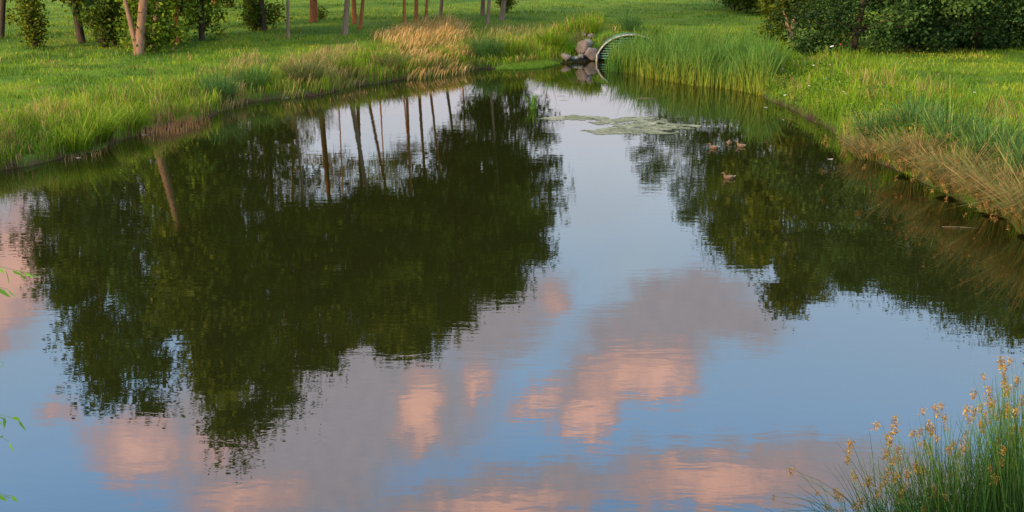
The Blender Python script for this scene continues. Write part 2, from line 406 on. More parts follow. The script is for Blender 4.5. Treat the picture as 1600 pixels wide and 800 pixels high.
def crown_points(c, rx, rz, k, n_clump, spread, prof='egg'):
    """clump centres inside an egg-shaped crown, then leaf points in the clumps"""
    u = rng.random(n_clump); zz = (u * 2 - 1)
    rr = np.sqrt(np.clip(1 - zz ** 2, 0, 1)) * (1.0 - .42 * zz)
    th = rng.random(n_clump) * 2 * np.pi; q = rng.random(n_clump) ** .45
    cen = np.stack([c[0] + rx * rr * q * np.cos(th), c[1] + rx * rr * q * np.sin(th), c[2] + rz * zz], 1)
    cen[:, :2] += rng.normal(0, rx * .08, (n_clump, 2))
    per = max(4, k // n_clump); cnt = rng.poisson(per, n_clump)
    ii = np.repeat(np.arange(n_clump), cnt); r = (spread * np.exp(rng.normal(0, .3, n_clump)))[ii]
    d = rng.normal(size=(len(ii), 3)); d[:, 2] *= .55
    d = np.clip(d, -1.5, 1.5)
    pts = cen[ii] + d * r[:, None] * .5
    tone = (rng.random(n_clump) ** 1.1)[ii]
    return cen, pts, tone

def tree(base, top, low, width, bark, pal, label, rad=.16, n=7000, leaf=.30, name='tree', group=None, lowleaf=0, forks=(), spread=1.25, dens=1.0, curve=0.0, sprout=0):
    b = np.array(base, float); top = np.array(top, float)
    root = thing(name, b, label, 'tree' if 'shrub' not in name else 'shrub', group)
    H = top[2] - b[2]; zlow = low - b[2]; lean = (top[:2] - b[:2])
    k = 12; tt = np.linspace(0, 1, k)
    def axis(s):
        s = np.asarray(s); return np.stack([lean[0] * s ** 1.0 + curve * np.sin(s * np.pi), lean[1] * s + .12 * np.sin(s * 7 + b[0]), s * H * .95], -1)
    path = axis(tt); path[0, 2] -= .15
    r = rad * (1 - tt * .85) * np.exp(rng.normal(0, .05, k)); r[0] *= 1.75; path = np.insert(path, 1, path[0] * .9 + path[1] * .1 , 0); r = np.insert(r, 1, rad * 1.08)
    acc = Acc(); acc.add(*tube(path, r, 9))
    for (fx, fz, fr) in forks:            # extra stems from the foot
        s = np.linspace(0, 1, 6); fp = np.stack([fx * s + .05, .2 * s, s * fz - .1], 1); acc.add(*tube(fp, rad * fr * (1.1 - .6 * s), 8))
    crz = (H - zlow) / 2; cz = zlow + crz; c_ax = axis(np.array(cz / H))
    c = np.array([c_ax[0], c_ax[1], cz]); n_cl = max(16, int(width * crz * 2.3 * dens))
    n = int(n * dens * 1.55)
    cen, pts, tone = crown_points(c, width / 2, crz, n, n_cl, spread)
    # follow the lean
    for arr in (cen, pts): arr[:, 0] += lean[0] * (arr[:, 2] - cz) / H
    for q in cen[::2]:                     # limbs
        s0 = np.clip((q[2] - .25 * np.hypot(q[0] - axis(np.array(q[2] / H))[0], q[1]) * 1.6) / (H * .95), .12, .95)
        p0 = axis(np.array(s0)); s = np.linspace(0, 1, 4)[:, None]; mid = p0 * (1 - s) + q * s; mid[1:3, 2] -= .12
        acc.add(*tube(mid, max(.02, rad * .32 * (1 - s0 * .6)) * np.array([1, .75, .5, .25]), 5, caps=False))
    link('trunk', acc.mesh('trunk', True), BARK[bark], root)
    col = palette(len(pts), PAL[pal], .22, tone)
    L = Acc(); v, qd, cc = leaves(pts, leaf, col); L.add(v, qd, col=cc)
    if lowleaf:                            # sprouting twigs on the lower stem
        hh = max(1.2, zlow); m_ = lowleaf; nc = max(5, m_ // 70)
        ce = np.stack([rng.normal(0, .55 + sprout, nc), abs(rng.normal(0, .5, nc)) + .45, rng.uniform(.35, hh, nc)], 1)
        ce[:, 0] += lean[0] * ce[:, 2] / H
        ii = rng.integers(0, nc, m_); pp = ce[ii] + rng.normal(0, .28, (m_, 3))
        pp = pp[pp[:, 2] > .05]; v, qd, cc = leaves(pp, .20, palette(len(pp), PAL['fresh'] if pal != 'deep' else PAL['olive'], .25)); L.add(v, qd, col=cc)
    link('crown', L.mesh('crown'), M_LEAF, root)
    return root

GL = 'trees of the grove on the left bank'
# base px, top px (mirror image), crown bottom (mirror py), crown width px, bark, palette, trunk radius, leaves, options, label
LEFT = [
 ((0, 60), (168, 585), 195, 85, 'dark', 'deep', .17, 7000, dict(lowleaf=900, sprout=.3), 'leftmost tree of the grove, its leaves hanging in at the top left corner'),
 ((127, 68), (180, 630), 190, 105, 'dark', 'deep', .21, 7500, dict(curve=-.3), 'dark leaning trunk between the narrow green shrub and the dark bush'),
 ((181, 72), (240, 640), 195, 85, 'dark', 'bluish', .10, 5500, dict(lowleaf=700, sprout=.2), 'thin dark trunk just left of the pale forked tree'),
 ((215, 86), (350, 610), 372, 100, 'pale', 'olive', .25, 9000, dict(lowleaf=5200, sprout=.45, forks=((-.55, 3.2, .6),)), 'pale pinkish trunk nearest the water with bright leaves round its foot'),
 ((234, 79), (390, 560), 250, 120, 'pale', 'olive', .17, 6000, dict(lowleaf=1500, sprout=.3), 'pale trunk slanting strongly to the right behind the bright leaves'),
 ((275, 70), (368, 716), 200, 105, 'rust', 'olive', .14, 9000, dict(lowleaf=900, sprout=.3), 'slim brown trunk whose crown makes the lowest pointed tip in the reflection'),
 ((314, 64), (408, 665), 190, 115, 'dark', 'deep', .15, 8000, dict(lowleaf=700, sprout=.3), 'slim dark red trunk standing in shade right of the slanting pale trunk'),
 ((337, 12), (318, 560), 165, 90, 'rust', 'deep', .2, 6000, dict(), 'short glimpse of a rusty trunk far behind, leftmost of the two distant ones'),
 ((388, 5), (455, 590), 160, 120, 'rust', 'warm', .2, 6000, dict(), 'short glimpse of a rusty trunk far behind above the dark round bush'),
 ((413, 48), (440, 640), 190, 125, 'dark', 'deep', .15, 7500, dict(lowleaf=700, sprout=.4), 'dark trunk rising beside the dark round bush'),
 ((450, 61), (500, 580), 330, 110, 'grey', 'olive', .10, 6000, dict(), 'thin grey trunk alone on the lawn between the dark bush and the flared rusty trunk'),
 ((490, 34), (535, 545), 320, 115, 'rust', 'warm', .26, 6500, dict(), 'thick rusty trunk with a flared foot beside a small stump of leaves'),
 ((538, 55), (615, 552), 300, 130, 'grey', 'olive', .17, 8000, dict(), 'tall straight grey trunk in the middle of the open lawn'),
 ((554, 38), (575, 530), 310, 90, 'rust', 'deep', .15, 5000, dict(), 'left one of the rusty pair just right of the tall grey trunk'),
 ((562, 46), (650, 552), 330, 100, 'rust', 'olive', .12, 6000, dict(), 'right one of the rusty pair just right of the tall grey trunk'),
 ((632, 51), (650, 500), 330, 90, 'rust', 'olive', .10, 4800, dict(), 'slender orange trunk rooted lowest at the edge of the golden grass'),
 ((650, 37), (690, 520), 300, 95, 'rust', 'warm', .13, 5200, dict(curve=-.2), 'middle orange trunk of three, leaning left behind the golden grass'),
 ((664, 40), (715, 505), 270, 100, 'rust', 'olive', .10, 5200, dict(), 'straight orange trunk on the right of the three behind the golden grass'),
 ((687, 29), (745, 470), 210, 120, 'grey', 'warm', .13, 7000, dict(), 'greyish brown trunk alone between the orange three and the grey pair'),
 ((754, 24), (770, 455), 165, 120, 'grey', 'olive', .16, 7500, dict(), 'left trunk of the grey pair at the right end of the grove'),
 ((762, 37), (790, 462), 230, 110, 'grey', 'deep', .12, 6000, dict(), 'right trunk of the grey pair at the right end of the grove'),
 ((783, 33), (832, 405), 132, 112, 'grey', 'deep', .17, 8500, dict(), 'last trunk of the grove towards the pipe, with leaves beside it at the frame top'),
 ((70, -25), (235, 530), 120, 120, 'dark', 'olive', .2, 7000, dict(), 'tree far behind the narrow green shrub, mostly seen as dark reflection'),
 ((120, -22), (262, 520), 120, 150, 'dark', 'deep', .2, 7000, dict(), 'tree far behind the dark leaning trunk, mostly seen as dark reflection'),
 ((235, -20), (360, 560), 120, 170, 'dark', 'warm', .2, 7000, dict(), 'tree far behind the pale slanting trunk, mostly seen as dark reflection'),
 ((390, -22), (400, 560), 120, 150, 'dark', 'deep', .2, 8000, dict(), 'tree far behind the dark bush beside the dark trunk, mostly seen as dark reflection'),
 ((50, 30), (175, 440), 170, 70, 'dark', 'deep', .16, 6000, dict(), 'shaded tree at the top left corner behind the narrow green shrub'),
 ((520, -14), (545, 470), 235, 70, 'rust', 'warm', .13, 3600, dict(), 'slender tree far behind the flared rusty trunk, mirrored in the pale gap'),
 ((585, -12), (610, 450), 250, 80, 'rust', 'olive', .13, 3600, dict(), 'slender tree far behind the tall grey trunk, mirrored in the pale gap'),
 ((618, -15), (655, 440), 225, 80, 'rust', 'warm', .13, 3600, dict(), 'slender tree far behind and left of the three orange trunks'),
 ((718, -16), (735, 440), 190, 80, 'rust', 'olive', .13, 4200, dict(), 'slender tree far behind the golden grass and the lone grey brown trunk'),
 ((460, -16), (455, 500), 125, 110, 'rust', 'warm', .2, 5000, dict(), 'tree far behind the thin grey trunk, its reflection reddish and dark'),
]
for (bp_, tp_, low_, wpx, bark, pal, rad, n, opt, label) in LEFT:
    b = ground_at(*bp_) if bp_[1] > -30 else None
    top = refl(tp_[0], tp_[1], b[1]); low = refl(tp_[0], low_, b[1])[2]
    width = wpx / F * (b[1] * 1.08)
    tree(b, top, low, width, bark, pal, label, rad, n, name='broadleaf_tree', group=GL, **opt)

GR = 'trees and big shrubs behind the right bank'
RIGHT = [
 ((1236, 62), (1228, 480), 168, 150, 'grey', 'olive', .17, 12000, dict(forks=((-.75, 2.4, .7),), curve=.2), 'broadleaf_tree', 'small forked trunk tree at the left end of the dark thicket'),
 ((1330, 82), (1345, 452), 140, 160, 'dark', 'bluish', .16, 24000, dict(leaf=.17), 'leafy_shrub', 'big dark shrub at the left of the thicket, drooping onto the meadow edge'),
 ((1420, 78), (1430, 466), 140, 165, 'dark', 'bluish', .16, 24000, dict(leaf=.17), 'leafy_shrub', 'big dark shrub in the middle of the thicket, widest and darkest of all'),
 ((1520, 76), (1505, 500), 145, 165, 'dark', 'bluish', .16, 24000, dict(leaf=.17), 'leafy_shrub', 'big dark shrub right of the middle of the thicket by the bare meadow edge'),
 ((1620, 70), (1590, 530), 150, 165, 'dark', 'deep', .16, 24000, dict(leaf=.17), 'leafy_shrub', 'big dark shrub cut by the right edge of the picture'),
 ((1740, 70), (1690, 560), 160, 170, 'dark', 'deep', .18, 9000, dict(), 'broadleaf_tree', 'tree just outside the right edge, showing only at the corner of the reflection'),
 ((1196, 22), (1165, 415), 70, 120, 'dark', 'deep', .2, 9000, dict(), 'broadleaf_tree', 'dark low branched tree behind and left of the forked trunk'),
 ((1150, 12), (1125, 385), 70, 100, 'dark', 'deep', .2, 8000, dict(), 'broadleaf_tree', 'dark tree at the left tip of the far thicket, leaves touching the meadow'),
 ((1105, -20), (1075, 345), 125, 110, 'dark', 'bluish', .2, 7000, dict(), 'broadleaf_tree', 'distant tree above the reeds, making the middle bulge of the right reflection'),
 ((1060, -25), (1015, 290), 150, 80, 'grey', 'deep', .16, 3200, dict(spread=.9), 'broadleaf_tree', 'thin airy distant tree mirrored next to the floating duckweed'),
 ((1290, -8), (1270, 465), 110, 170, 'dark', 'olive', .2, 11000, dict(), 'broadleaf_tree', 'broad tree behind the forked trunk, reflected as the lowest rounded crown'),
 ((1420, -8), (1380, 440), 110, 200, 'dark', 'deep', .2, 10000, dict(), 'broadleaf_tree', 'broad tree hidden behind the middle of the dark thicket'),
 ((1570, -8), (1500, 470), 110, 200, 'dark', 'deep', .2, 10000, dict(), 'broadleaf_tree', 'broad tree hidden behind the right part of the dark thicket'),
]
for (bp_, tp_, low_, wpx, bark, pal, rad, n, opt, nm, label) in RIGHT:
    b = ground_at(*bp_); top = refl(tp_[0], tp_[1], b[1]); low = refl(tp_[0], low_, b[1])[2]
    if nm == 'leafy_shrub': low = b[2] + .1
    width = wpx / F * (b[1] * 1.08) * (1.35 if nm == 'leafy_shrub' else 1)
    tree(b, top, max(low, b[2] + .1), width, bark, pal, label, rad, n, name=nm, group=GR, **opt)

def bush(px, py, wd, ht, pal, label, n=2500, leaf=.15, name='shrub'):
    b = ground_at(px, py); root = thing(name, b, label, 'shrub')
    nc = max(10, int(n / 60)); c = rng.normal(size=(nc, 3)); c /= np.linalg.norm(c, axis=1)[:, None]; c *= rng.random((nc, 1)) ** .4
    c = c * np.array([wd / 2 * .85, wd / 2 * .85, ht / 2 * .9]) + np.array([0, 0, ht / 2])
    c[:, :2] *= (1.12 - .35 * np.abs(c[:, 2:3] / ht - .4))
    acc = Acc()
    for q in c[::2]:
        s = np.linspace(0, 1, 4)[:, None]; p = np.array([q[0] * .15, q[1] * .15, -.05]) * (1 - s) + q * s; acc.add(*tube(p, np.array([.03, .022, .015, .007]), 5, caps=False))
    link('stems', acc.mesh('stems'), BARK['dark'], root)
    ii = rng.integers(0, nc, n); pts = c[ii] + rng.normal(0, .2, (n, 3)); pts = pts[pts[:, 2] > .02]
    v, qd, cc = leaves(pts, leaf, palette(len(pts), PAL[pal], .25, rng.random(nc)[ii][:len(pts)])); L = Acc(); L.add(v, qd, col=cc)
    link('foliage', L.mesh('foliage'), M_LEAF, root); return root
bush(55, 77, 1.3, 3.0, 'olive', 'narrow upright green shrub standing alone at the far left', 2600)
bush(163, 74, 1.7, 2.6, 'deep', 'dark green bush between the leaning dark trunk and the pale tree', 2600)
bush(397, 48, 1.7, 2.2, 'deep', 'dark round bush beside the dark trunk on the shaded lawn', 2400)
bush(358, 12, 2.6, 1.9, 'deep', 'low dark bush at the very top between the two distant rusty trunks', 2000)
bush(262, 66, 1.3, 2.3, 'fresh', 'bright leafy shrub filling the gap right of the slanting pale trunk', 1500)
bush(790, 20, 1.2, 1.8, 'deep', 'small dark bush behind the last grove trunk at the top edge', 1000)
bush(501, 31, .6, .9, 'olive', 'knee high tuft of leaves against the flared rusty trunk', 500, .12)
bush(1275, 90, 2.4, 1.3, 'bluish', 'low spreading bush under the forked tree where the lush bank begins', 2800)
bush(1222, 44, 3.2, 2.0, 'deep', 'wide dark bush behind the forked trunk at the left end of the thicket', 3200)
bush(1150, 16, 4.5, 2.2, 'deep', 'dark bush on the far meadow at the top, left of the thicket', 3000)
bush(1205, 68, 1.6, 1.0, 'deep', 'low bush beside the forked trunk, on its reed side', 1500)

# ------------------------------------------------------------------ grass
def clear_rocks(x, y):
    return (np.abs(x - (PX - 2.45)) < .95) & (y < PY + 1.9) & (y > PY - 2) & (rng.random(len(x)) > .12 + .4 * (vnoise(x, y, .5, 71) > .55))
def sample_px(n, x0, x1, y0, y1, dmin=.05, dmax=1e9, z=.7):
    px = rng.uniform(x0, x1, n); py = rng.uniform(y0, y1, n)
    a = (px - 800) / F; b = (400 - py) / F
    dy = math.cos(PITCH) + b * math.sin(PITCH); dz = -math.sin(PITCH) + b * math.cos(PITCH); t = (z - CH) / dz
    x, y = a * t, dy * t; d = sdist(x, y); k = (d > dmin) & (d < dmax) & ~clear_rocks(x, y); x, y, d = x[k], y[k], d[k]
    zz = height(x, y, d)
    return np.stack([x, y, zz], 1), d
G_GREEN = [(.06, .13, .010), (.14, .24, .012), (.22, .32, .014), (.34, .38, .03)]
G_TEAL = [(.04, .11, .025), (.08, .18, .04), (.15, .25, .05)]
G_DRY = [(.18, .12, .04), (.38, .22, .08), (.52, .33, .14)]
G_LUSH = [(.075, .15, .01), (.16, .27, .012), (.27, .36, .018)]
# mown and half-long meadow
pts, d = sample_px(300000, -250, 1900, -12, 330, .25)
cl = vnoise(pts[:, 0], pts[:, 1], 2.2, 11); far = pts[:, 1]
h = (.05 + .16 * np.clip(cl * 1.6 - .4, 0, 1)) * np.exp(rng.normal(0, .3, len(pts))) * (1 + 1.3 * sst(6, 1.5, d))
wv = .008 + far * .00036
lean = rng.normal(0, .38, (len(pts), 2)); c = palette(len(pts), G_GREEN, .2, np.clip((vnoise(pts[:, 0], pts[:, 1], 1.8, 12) - .5) * 2.0 + .48, 0, .95))
dry = rng.random(len(pts)) < .03 + .30 * (vnoise(pts[:, 0], pts[:, 1], 1.1, 13) > .68); c[dry] = palette(dry.sum(), G_DRY, .2)
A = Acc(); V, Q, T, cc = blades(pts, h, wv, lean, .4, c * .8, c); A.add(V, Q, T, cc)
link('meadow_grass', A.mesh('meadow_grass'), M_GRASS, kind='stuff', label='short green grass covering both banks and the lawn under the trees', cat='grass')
# tall bank grass
def bank(n, x0, x1, y0, y1, hmin, hmax, pal, name, label, dmin=.0, dmax=2.6, wmul=1.0, dry=.1, lean0=(0, 0), thr=.35, seed=20, cat='grass', tipdry=0):
    pts, d = sample_px(n, x0, x1, y0, y1, dmin, dmax, .35)
    k = vnoise(pts[:, 0], pts[:, 1], 1.1, seed) > thr; pts = pts[k]; d = d[k]; n = len(pts)
    cl = vnoise(pts[:, 0], pts[:, 1], 1.1, seed)
    h = (hmin + (hmax - hmin) * np.clip((cl - thr) * 2.2, 0, 1)) * np.exp(rng.normal(0, .22, n))
    lean = rng.normal(0, .3, (n, 2)) + np.array(lean0)
    c = palette(n, pal, .2, vnoise(pts[:, 0], pts[:, 1], 1.7, seed + 1)); tip = c * 1.15
    dr = rng.random(n) < dry + .35 * (vnoise(pts[:, 0], pts[:, 1], 1.3, seed + 2) > .62); c[dr] = palette(dr.sum(), G_DRY, .2); tip[dr] = c[dr] * 1.2
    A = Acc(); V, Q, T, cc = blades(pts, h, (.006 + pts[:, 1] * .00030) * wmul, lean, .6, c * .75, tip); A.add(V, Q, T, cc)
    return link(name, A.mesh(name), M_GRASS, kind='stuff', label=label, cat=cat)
bank(120000, -200, 620, 90, 290, .28, .80, G_GREEN, 'bank_grass', 'ragged long grass along the left water edge', dry=.16, thr=.25, dmax=3.2, dmin=-.03)
bank(34000, 560, 940, 70, 125, .25, .7, G_LUSH, 'far_bank_grass', 'long grass on the far bank between the golden stand and the boulders', dmax=4.5, dry=.16, seed=25, thr=.2, dmin=-.03)
bank(70000, 1150, 1750, 85, 400, .25, .72, G_LUSH, 'right_bank_herbs', 'lush weeds and long grass along the right water edge', dmax=5.5, dry=.05, seed=31, thr=.22, dmin=-.03)
# near embankment (mostly below the frame)
P0 = np.stack([rng.uniform(-9, 9, 9000), rng.uniform(1, 11, 9000)], 1); dN = sdist(P0[:, 0], P0[:, 1]); P0 = P0[dN > .1]
z0 = height(P0[:, 0], P0[:, 1]); k = z0 + .35 < CH - P0[:, 1] * .62; P0 = P0[k]; z0 = z0[k]
c = palette(len(P0), G_GREEN); A = Acc(); V, Q, T, cc = blades(np.column_stack([P0, z0]), .25, .012, rng.normal(0, .4, (len(P0), 2)), .4, c * .7, c); A.add(V, Q, T, cc)
link('near_bank_grass', A.mesh('near_bank_grass'), M_GRASS, kind='stuff', label='grass of the bank at the bottom where the viewer stands', cat='grass')

# golden stand
def in_poly(x, y, poly):
    ins = np.zeros(len(x), bool)
    for (ax, ay), (bx, by) in zip(poly, poly[1:] + poly[:1]):
        c_ = (ay > y) != (by > y)
        if by != ay: ins ^= c_ & (x < (bx - ax) * (y - ay) / (by - ay) + ax)
    return ins
def poly_dist(x, y, poly):
    best = np.full(len(x), 1e9)
    for (ax, ay), (bx, by) in zip(poly, poly[1:] + poly[:1]):
        dx, dy = bx - ax, by - ay; t = np.clip(((x - ax) * dx + (y - ay) * dy) / (dx * dx + dy * dy + 1e-9), 0, 1); best = np.minimum(best, np.hypot(x - ax - t * dx, y - ay - t * dy))
    return best
def stand(poly_px, n, h0, h1, pal, tip_pal, name, label, lean0, bend=.5, wd=.03, cat='tall grass', basec=None, z=.3, drop=0, soft=1.5, side=False, jit=.16):
    xs = [p[0] for p in poly_px]; ys = [p[1] for p in poly_px]
    px = rng.uniform(min(xs), max(xs), n); py = rng.uniform(min(ys), max(ys), n); k = in_poly(px, py, list(poly_px)); px, py = px[k], py[k]
    p0x, p0y = px, py
    a = (px - 800) / F; b = (400 - py) / F; t = (z - CH) / (-math.sin(PITCH) + b * math.cos(PITCH)); x = a * t; y = (math.cos(PITCH) + b * math.sin(PITCH)) * t
    zz = np.maximum(height(x, y), -.1); pts = np.stack([x, y, zz], 1); n = len(pts)
    cl = vnoise(x, y, 1.2, 41)
    ed = poly_dist(x, y, [tuple(on_plane(q[0], q[1], z)) for q in poly_px]) if not side else np.minimum((p0x - min(xs)) * 1.6, (max(xs) - p0x)) / 16
    ed = np.clip(ed / soft, 0, 1) * .8 + .2
    k = rng.random(n) < (.30 + cl * .9) * ed; k &= ~clear_rocks(x, y); pts = pts[k]; n = len(pts); cl = cl[k] * ed[k]
    h = (h0 + (h1 - h0) * cl) * np.exp(rng.normal(0, .16, n)); lean = rng.normal(0, jit, (n, 2)) + np.array(lean0)
    c = palette(n, pal, .18, vnoise(pts[:, 0], pts[:, 1], .9, 42)); tp = palette(n, tip_pal, .18) if tip_pal else c * 1.1
    cb_ = c * .8 if basec is None else palette(n, basec, .2)
    A = Acc(); V, Q, T, cc = blades(pts, h, wd, lean, bend, cb_, tp, drop); A.add(V, Q, T, cc)
    return link(name, A.mesh(name), M_GRASS, kind='stuff', label=label, cat=cat)
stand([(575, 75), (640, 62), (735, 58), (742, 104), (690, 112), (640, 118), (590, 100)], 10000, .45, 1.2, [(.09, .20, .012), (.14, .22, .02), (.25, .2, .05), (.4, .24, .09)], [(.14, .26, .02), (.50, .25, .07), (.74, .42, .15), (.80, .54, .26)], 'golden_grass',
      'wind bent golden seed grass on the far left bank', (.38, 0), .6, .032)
stand([(420, 120), (500, 100), (560, 92), (580, 122), (530, 134), (440, 146)], 6500, .5, .95, G_GREEN, [(.35, .22, .09), (.5, .34, .15)], 'straw_grass',
      'pale straw coloured seed grass left of the golden stand', (.35, 0), .6, .024)
stand([(340, 130), (400, 105), (420, 120), (380, 158), (340, 165)], 3500, .5, 1.0, G_GREEN, [(.35, .22, .09), (.5, .34, .15)], 'seed_grass',
      'feathery seed grass beside the blue green clump on the left bank', (.3, 0), .6, .02)
stand([(740, 66), (860, 62), (880, 84), (800, 92), (745, 100)], 3500, .4, .8, G_GREEN, [(.35, .26, .09), (.5, .38, .15)], 'pale_seed_grass',
      'pale seed grass on the far bank between the golden stand and the boulders', (.3, 0), .6, .024)
stand([(95, 236), (140, 222), (178, 204), (184, 213), (150, 231), (100, 243)], 1500, .25, .45, [(.22, .13, .05), (.36, .2, .08), (.42, .28, .12)], None, 'withered_tuft',
      'small strip of withered grass at the bend of the left water edge', (.1, -.1), .5, .016)
stand([(430, 152), (520, 143), (560, 130), (700, 112), (700, 117), (600, 130), (530, 147), (440, 157)], 2600, .2, .4, [(.22, .13, .05), (.36, .2, .08), (.42, .28, .12)], None, 'withered_fringe',
      'thin fringe of rusty dead grass at the foot of the far left bank', (.1, -.1), .5, .022)
stand([(205, 200), (240, 180), (325, 158), (330, 186), (235, 208)], 3200, .3, .6, [(.28, .13, .05), (.44, .2, .08), (.5, .28, .12)], None, 'withered_grass',
      'withered reddish grass right at the left water edge', (.1, -.1), .5, .018)
# cattail reeds
stand([(941, 98), (955, 98), (990, 100), (990, 104), (955, 103)], 1500, .6, 1.3, [(.04, .12, .022), (.10, .22, .02)], None, 'pipe_reeds', 'thin reeds standing in front of the pipe mouth', (.05, 0), .25, .026, cat='reeds', soft=.3, jit=.2)
stand([(946, 99), (985, 106), (1030, 116), (1090, 124), (1150, 131), (1196, 140), (1225, 128), (1190, 112), (1100, 96), (1000, 88), (958, 92)], 14500, 1.1, 2.3,
      [(.025, .09, .022), (.06, .17, .03), (.11, .24, .02)], [(.05, .15, .02), (.10, .22, .03), (.17, .26, .05)], 'reed_bed', 'dense tall green reeds standing in the water right of the pipe', (.05, 0), .25, .030, cat='reeds', jit=.26,
      basec=[(.10, .19, .012), (.22, .27, .02), (.36, .30, .04)], side=True, soft=1.2)

# grass clumps, each a plant of its own
def clump(px, py, n, h, spread, pal, label, name='grass_clump', wd=.016, lean0=(0, 0), arch=.75, tip=None, group='grass clumps along the water edge', heads=0, headm=None, bendk=.8, drop=.4):
    b = ground_at(px, py); root = thing(name, b, label, 'plant', group)
    a = rng.random(n) * 2 * np.pi; q = rng.random(n) ** .6
    P0 = np.stack([np.cos(a) * q * spread * .35, np.sin(a) * q * spread * .35, np.full(n, -.05)], 1)
    lean = np.stack([np.cos(a), np.sin(a)], 1) * (q * arch)[:, None] + rng.normal(0, .26, (n, 2)) + np.array(lean0) * np.exp(rng.normal(0, .35, (n, 1)))
    hh = h * np.exp(rng.normal(0, .28, n)); c = palette(n, pal, .2); tp = c * 1.15 if tip is None else palette(n, tip, .2)
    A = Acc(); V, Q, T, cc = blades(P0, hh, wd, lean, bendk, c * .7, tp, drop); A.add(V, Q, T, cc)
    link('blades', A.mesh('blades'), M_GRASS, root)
    if heads:
        tips = V.reshape(-1, 7, 3)[:, 6]; order = rng.permutation(n)[:heads]
        for i in order:
            o = link('seed_head', headm[rng.integers(0, len(headm))], None, root); o.location = tuple(tips[i]); o.rotation_euler = (rng.uniform(-.4, .4), rng.uniform(-.4, .4), rng.uniform(0, 6))
            s = rng.uniform(.8, 1.3); o.scale = (s, s, s)
    return root
def seed_head(name, L, Rr, cols, n):
    """a loose drooping spikelet cluster"""
    A = Acc(); A.add(*tube([(0, 0, 0), (.01, 0, -L * .5), (.015, 0, -L)], [.002, .0015, .001], 4), col=cols[0])
    p = np.stack([rng.normal(0, Rr, n), rng.normal(0, Rr, n), -rng.random(n) * L], 1)
    v, q, c = leaves(p, L * .22, palette(n, cols, .25), .6, .45); A.add(v, q, col=c)
    me = A.mesh(name); me.materials.append(M_LEAF); return me
H_ORANGE = [(.28, .13, .02), (.50, .26, .04), (.60, .40, .08)]
HB = [seed_head('seed_head', .13, .018, [(.26, .12, .03), (.42, .21, .05), (.52, .31, .08)], 26) for _ in range(3)]
TEALW = [(.035, .09, .02), (.075, .17, .04), (.15, .25, .045), (.24, .30, .05)]
clump(148, 218, 900, .8, 1.3, G_GREEN, 'pale green arching clump at the bend of the left water edge', lean0=(.1, -.1))
clump(118, 232, 500, .7, 1.2, G_GREEN, 'lower green clump left of the arching one near the bend')
clump(205, 200, 500, .6, 1.0, G_LUSH, 'bright green clump between the bend and the withered grass')
clump(345, 158, 800, .95, 1.3, G_TEAL, 'blue green upright clump on the left bank with seed grass beside it', arch=.5)
clump(395, 140, 700, .85, 1.4, G_TEAL + G_LUSH[:1], 'blue green clump right behind the seed grass', arch=.55)
clump(478, 132, 1100, .95, 1.6, [(.08, .14, .025), (.14, .17, .04), (.24, .2, .07)], 'big rounded clump of fading green grass overhanging the water')
clump(545, 118, 700, .8, 1.3, G_LUSH, 'bright weed clump right of the big rounded clump')
clump(612, 112, 700, .8, 1.5, [(.08, .14, .025), (.14, .17, .04), (.28, .2, .08)], 'tan and green clump overhanging the water at the start of the golden stand')
clump(760, 92, 900, 1.0, 1.6, G_TEAL, 'blue green clump just right of the golden stand', arch=.5)
clump(800, 88, 700, .85, 1.6, G_GREEN, 'green clump behind the low mossy spit')
clump(862, 78, 700, 1.0, 1.5, G_LUSH, 'bright green grass clump left of the boulders')
clump(890, 84, 400, .6, .7, [(.07, .2, .01), (.12, .27, .01)], 'vivid green tuft directly above the boulders')
clump(925, 50, 260, .7, 1.0, G_LUSH, 'small grass clump above the pipe rim on the left')
clump(985, 47, 400, .9, 1.3, G_TEAL, 'grass clump hanging over the top of the pipe')
GS = 'sedge clumps overhanging the right water edge'
DRYT = [(.14, .24, .05), (.34, .24, .07), (.50, .28, .10)]
sedges = [
 (1372, 228, 900, .95, 1.3, 'blue green sedge clump at the far end of the right row', TEALW, None, (-.05, 0), .5, 8),
 (1362, 246, 600, .75, 1.3, 'dry reddish sedge clump leaning far over the water at the end of the row', [(.08, .15, .03), (.16, .19, .05), (.46, .27, .11)], [(.2, .22, .06), (.5, .32, .13)], (-.36, -.05), .7, 26),
 (1430, 215, 900, 1.05, 1.5, 'tall blue green sedge clump behind the dry leaning one', TEALW, None, (0, 0), .5, 22),
 (1425, 262, 1100, 1.0, 1.3, 'sedge clump with many brown heads, second along the water from the far end', TEALW + [(.34, .22, .07), (.42, .24, .09)], DRYT, (-.22, -.05), .8, 60),
 (1490, 240, 1000, 1.15, 1.6, 'upright blue green sedge clump in the middle behind the brown headed ones', TEALW, None, (0, 0), .5, 22),
 (1490, 296, 1200, 1.05, 1.3, 'sedge clump with brown heads bowing to the water in the middle of the row', TEALW + [(.34, .22, .07), (.42, .24, .09)], DRYT, (-.25, -.08), .8, 60),
 (1550, 268, 1000, 1.2, 1.6, 'upright blue green sedge clump second from the right edge', TEALW, None, (0, 0), .5, 22),
 (1560, 330, 1300, 1.15, 1.3, 'largest bowing sedge clump whose stems nearly touch the water', TEALW + [(.34, .22, .07), (.42, .24, .09)], DRYT, (-.28, -.08), .85, 70),
 (1620, 300, 1000, 1.25, 1.6, 'upright blue green sedge clump cut by the right edge', TEALW, None, (0, 0), .5, 22),
 (1625, 362, 1300, 1.2, 1.4, 'bowing sedge clump with brown heads cut by the right edge', TEALW + [(.34, .22, .07), (.42, .24, .09)], DRYT, (-.24, -.1), .8, 60),
]
